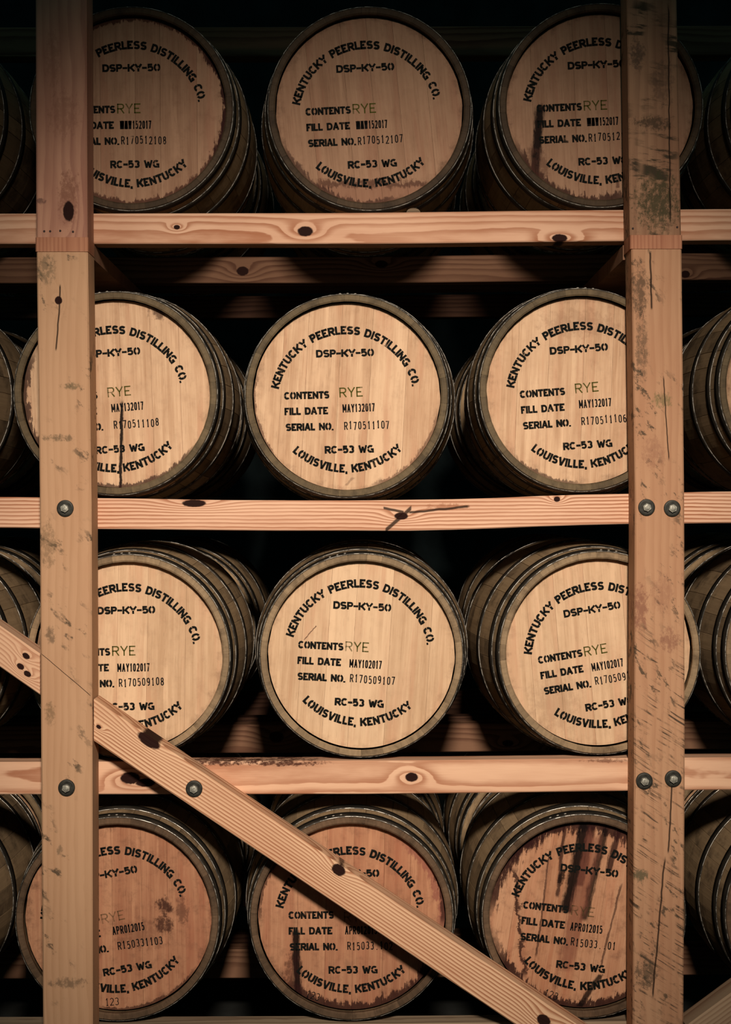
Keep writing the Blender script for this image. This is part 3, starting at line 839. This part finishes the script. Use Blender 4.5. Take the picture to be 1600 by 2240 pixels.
BLK = (.006, .003, .003); DRED = (.030, .009, .008); BRN = (.085, .034, .022); TEA = (.20, .095, .055)
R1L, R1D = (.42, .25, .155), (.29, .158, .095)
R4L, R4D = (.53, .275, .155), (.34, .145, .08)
R3L, R3D = (.75, .525, .33), (.53, .34, .20)
def T(off, rye, date, serial, **k):
    d = dict(off=off, rye=rye, date=date, serial=serial); d.update(k); return d
rye_a = (-.168, .030, 0); rye_b = (-.08, .043, 1)
front = [
 # px, rail, yaw, board roll, material args, text, label
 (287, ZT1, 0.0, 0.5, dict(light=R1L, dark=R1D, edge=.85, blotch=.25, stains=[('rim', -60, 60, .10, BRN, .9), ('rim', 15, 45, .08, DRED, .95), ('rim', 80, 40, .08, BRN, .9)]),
  T((0, .0, .8), rye_a, ('MAY152017', -.14, -.146, 0), ('R170512108', -.128, -.312, 0), smudge=True),
  'oak barrel on the top rail behind the reddish post, serial R170512108'),
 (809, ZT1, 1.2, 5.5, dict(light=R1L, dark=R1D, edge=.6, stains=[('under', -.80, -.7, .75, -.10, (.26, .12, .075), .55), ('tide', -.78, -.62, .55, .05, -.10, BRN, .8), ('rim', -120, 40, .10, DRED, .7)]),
  T((-.01, .0, 3.0), rye_a, ('MAY152017', -.14, -.146, 0), ('R170512107', -.128, -.312, 0), smudge=True),
  'oak barrel in the middle of the top rail, serial R170512107'),
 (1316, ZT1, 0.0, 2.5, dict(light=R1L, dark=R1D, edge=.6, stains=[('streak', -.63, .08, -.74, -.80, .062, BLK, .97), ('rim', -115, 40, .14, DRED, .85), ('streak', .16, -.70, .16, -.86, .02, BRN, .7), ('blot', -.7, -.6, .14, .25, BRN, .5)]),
  T((.0, .0, 2.5), rye_a, ('MAY152017', -.14, -.146, 0), ('R170512106', -.128, -.312, 0), smudge=True),
  'oak barrel on the top rail with a thick black leak on its left side'),
 (252, ZT2, 0.5, 2.0, dict(stains=[('streak', .05, -.05, .0, -1.0, .020, BLK, .97), ('blot', .47, .86, .12, .10, DRED, .7), ('rim', -160, 45, .12, DRED, .85), ('rim', -80, 40, .07, DRED, .8)]),
  T((-.02, -.02, 4.0), rye_b, ('MAY132017', -.05, -.128, 1), ('R170511108', -.035, -.312, 0)),
  'oak barrel on the second rail behind the left post, with a thin black drip'),
 (758.5, ZT2, -1.0, -3.0, dict(stains=[('streak', .12, -.86, .04, -.95, .02, BRN, .4), ('rim', -165, 25, .05, BRN, .7), ('rim', -40, 30, .06, BRN, .6)]),
  T((0, 0, 1.3), rye_b, ('MAY132017', -.05, -.128, 1), ('R170511107', -.035, -.312, .3)),
  'clean pale oak barrel in the middle of the second rail, serial R170511107'),
 (1273, ZT2, -2.0, -2.0, dict(stains=[('rim', -110, 20, .06, DRED, .7), ('blot', -.02, .72, .5, .18, TEA, .25)]),
  T((.03, -.015, 4.0), rye_b, ('MAY132017', -.05, -.128, 0), ('R170511106', -.035, -.312, .5)),
  'oak barrel on the second rail half behind the right post, serial R170511106'),
 (280, ZT3, 0.0, -1.0, dict(light=R3L, dark=R3D, vary=.8, stains=[('rim', -150, 40, .1, BRN, .7)]),
  T((-.02, .02, 1.0), rye_a, ('MAY102017', -.115, -.150, 0), ('R170509108', -.10, -.312, 1.0)),
  'oak barrel on the third rail with the diagonal brace crossing its lower left'),
 (791, ZT3, 0.0, -3.6, dict(light=R3L, dark=R3D, edge=.3, vary=.7, blotch=.10, stains=[('streak', -.50, .28, -.62, .12, .008, BRN, .8)]),
  T((-.005, .05, -3.0), rye_a, ('MAY102017', -.115, -.150, 0), ('R170509107', -.10, -.312, 0)),
  'clean pale oak barrel in the middle of the third rail, serial R170509107'),
 (1315.5, ZT3, 3.0, 4.5, dict(light=R3L, dark=R3D, edge=.3, stains=[('blot', -.5, -.5, .3, .4, TEA, .2)]),
  T((.02, .0, 9.3), rye_a, ('MAY102017', -.115, -.150, 0), ('R170509106', -.10, -.300, 0)),
  'oak barrel on the third rail half behind the right post, lettering tilted uphill'),
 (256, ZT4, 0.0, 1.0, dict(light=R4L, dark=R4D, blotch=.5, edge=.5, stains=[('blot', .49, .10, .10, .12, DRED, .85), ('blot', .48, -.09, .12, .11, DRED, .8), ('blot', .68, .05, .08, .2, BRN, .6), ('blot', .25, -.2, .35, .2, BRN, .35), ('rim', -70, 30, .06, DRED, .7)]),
  T((-.02, .0, 10.0), (-.17, .0, 2), ('APR012015', -.075, -.145, -1), ('R150331103', -.045, -.312, -2), rye_ink=INK_FAINT, mark=(-.14, -.915, 4)),
  'reddish oak barrel with two dark blotches on the bottom rail by the left post'),
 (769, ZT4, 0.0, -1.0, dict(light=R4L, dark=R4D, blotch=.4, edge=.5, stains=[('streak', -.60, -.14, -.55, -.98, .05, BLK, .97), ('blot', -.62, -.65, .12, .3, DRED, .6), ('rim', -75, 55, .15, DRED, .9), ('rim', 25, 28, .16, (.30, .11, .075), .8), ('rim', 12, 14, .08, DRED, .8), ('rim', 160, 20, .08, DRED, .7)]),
  T((.0, -.01, 0.5), (-.08, .0, 0), ('APR012015', -.07, -.144, 0), ('R15033_102', -.045, -.312, 0), rye_ink=INK_FAINT, mark=(-.475, -.83, -18)),
  'reddish oak barrel crossed by the diagonal brace in the middle of the bottom rail'),
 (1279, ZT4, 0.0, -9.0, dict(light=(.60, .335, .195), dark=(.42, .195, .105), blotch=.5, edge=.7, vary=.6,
   stains=[('rim', 85, 75, .26, DRED, .92), ('streak', -.12, 1.0, -.18, .0, .075, BLK, .97), ('streak', .10, .98, .02, -.05, .05, BLK, .9), ('streak', -.05, .98, -.08, .3, .05, DRED, .9), ('streak', .24, .98, .2, .5, .04, DRED, .9), ('streak', -.34, .95, -.30, .15, .025, DRED, .85), ('streak', .45, .9, .52, .1, .03, DRED, .85), ('blot', -.28, .36, .05, .12, BLK, .9),
           ('streak', .0, .9, -.10, -.6, .10, (.20, .07, .045), .6), ('vline', -.70, -.75, .35, .035, -.25, DRED, .9), ('rim', 150, 35, .16, DRED, .9), ('rim', -80, 70, .15, DRED, .92), ('streak', .30, -.60, .12, -.98, .04, BLK, .9), ('streak', -.45, .6, -.42, -.5, .012, DRED, .7), ('streak', .36, .4, .28, -.5, .014, DRED, .7)]),
  T((.03, .0, -6.5), (-.155, .025, 0), ('APR012015', -.145, -.150, 0), ('R15033__01', -.12, -.312, 0), rye_ink=INK_FAINT, mark=(-.40, -.84, -20)),
  'oak barrel soaked with dark red leak stains on the bottom rail by the right post'),
]
rnd = random.Random(5)
Y0 = 0.004
for i, (px, zt, yaw, rb, ma, tx, lab) in enumerate(front):
    mat = head_mat('head_oak_%s' % tx['serial'][0].lower(), seed=i * 3.7, **ma)
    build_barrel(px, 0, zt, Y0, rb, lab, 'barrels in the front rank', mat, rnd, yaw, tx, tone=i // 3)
mE = head_mat('head_oak_plain', light=(.50, .32, .19), dark=(.36, .21, .12), edge=.7, blotch=.4, seed=77)
for px, zt, lab in ((-236, ZT1, 'dark barrel side at the left edge on the top rail'), (-260, ZT2, 'dark barrel side at the left edge on the second rail'),
                    (-228, ZT3, 'dark barrel side at the left edge above the short brace end'), (-256, ZT4, 'dark barrel side at the left edge on the bottom rail'),
                    (1833, ZT1, 'dark barrel cut off by the right edge on the top rail'), (1798, ZT2, 'dark barrel cut off by the right edge on the second rail'),
                    (1812, ZT3, 'barrel cut off by the right edge on the third rail'), (1812, ZT4, 'dark barrel cut off by the right edge on the bottom rail')):
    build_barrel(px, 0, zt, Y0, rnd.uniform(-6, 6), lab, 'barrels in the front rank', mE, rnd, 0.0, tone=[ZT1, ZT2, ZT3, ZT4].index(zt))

# second rank, in the dark: one mesh for the staves of each, hoops and a head
def cask_mesh():
    V, F = [], []; seg = 60
    for y in ST_Y:
        for s in range(seg):
            a = 2 * math.pi * s / seg; V.append((prof(y) * math.sin(a), y, prof(y) * math.cos(a)))
    n = len(ST_Y)
    for i in range(n - 1):
        for s in range(seg): F.append((i * seg + s, i * seg + (s + 1) % seg, (i + 1) * seg + (s + 1) % seg, (i + 1) * seg + s))
    b = len(V)                                   # chime ring in to the heads
    for y, r in ((0, BC - TH), (HEAD_Y + .001, RH - .001), (BL - HEAD_Y - .001, RH - .001), (BL, BC - TH)):
        for s in range(seg):
            a = 2 * math.pi * s / seg; V.append((r * math.sin(a), y, r * math.cos(a)))
    for s in range(seg):
        q = (s + 1) % seg
        F.append((s, b + s, b + q, q)); F.append((b + s, b + seg + s, b + seg + q, b + q))
        l = (n - 1) * seg
        F.append((l + s, l + q, b + 3 * seg + q, b + 3 * seg + s)); F.append((b + 3 * seg + s, b + 3 * seg + q, b + 2 * seg + q, b + 2 * seg + s))
    m = mesh('barrel_body', V, F, M_STAVE, smooth=True)
    bm = bmesh.new(); bm.from_mesh(m); bmesh.ops.recalc_face_normals(bm, faces=bm.faces); bm.to_mesh(m); bm.free()
    return m
CASK = cask_mesh()
proto_front = board_mesh(-RH, RH, mE)
ROWN = ('top', 'second', 'third', 'bottom')
COLN = ('left-edge barrel', 'barrel by the left post', 'middle barrel', 'barrel by the right post', 'right-edge barrel')
for ri, (zt, cols) in enumerate(((ZT1, (-236, 287, 809, 1316, 1833)), (ZT2, (-260, 252, 758, 1273, 1798)), (ZT3, (-228, 280, 791, 1316, 1812)), (ZT4, (-256, 256, 769, 1279, 1812)))):
    for ci, px in enumerate(cols):
        X = (px + rnd.uniform(-6, 6) - 800) * DIST / FPX
        zc = zt(X) + prof(.078) + .0004
        r = obj('oak_barrel', None, None, (X, 1.064 + BL / 2, zc - BR))
        tag(r, 'shadowed second-rank barrel behind the %s of the %s row' % (COLN[ci], ROWN[ri]), 'barrel', 'barrels in the dark second rank')
        L = (0, -BL / 2, BR)
        obj('barrel_body', CASK, r, L); obj('front_head', proto_front, r, L)
        obj('back_head', BACK_HEAD, r, (0, BL / 2 - HEAD_Y, BR), (0, 0, math.pi))
        for nm, a, b in HOOPS:
            for e in (0, 1): obj(nm, HOOP_MESH[nm, e], r, L)

# small rounded wedge lying on the top rail beside the middle barrel
def chock():
    V, F = [], []; n = 12
    for y in (0, .03):
        for i in range(n + 1):
            a = math.pi * i / n; V.append((.020 * math.cos(a), y, .013 * math.sin(a)))
    k = n + 1
    for i in range(n): F.append((i, i + 1, k + i + 1, k + i))
    F.append((0, k, k + n, n)); F.append(tuple(range(k))); F.append(tuple(range(k, 2 * k))[::-1])
    m = mesh('wooden_chock', V, F, wood('chock_wood', 'X', (.22, .16, .10), (.12, .08, .05), .006, seed=61))
    bm = bmesh.new(); bm.from_mesh(m); bmesh.ops.recalc_face_normals(bm, faces=bm.faces); bm.to_mesh(m); bm.free()
    p = P(905, 463)
    return tag(obj('wooden_chock', m, None, (p.x, .006, ZT1(p.x))), 'small rounded wooden chock on the top rail under the middle barrel', 'chock')
chock()
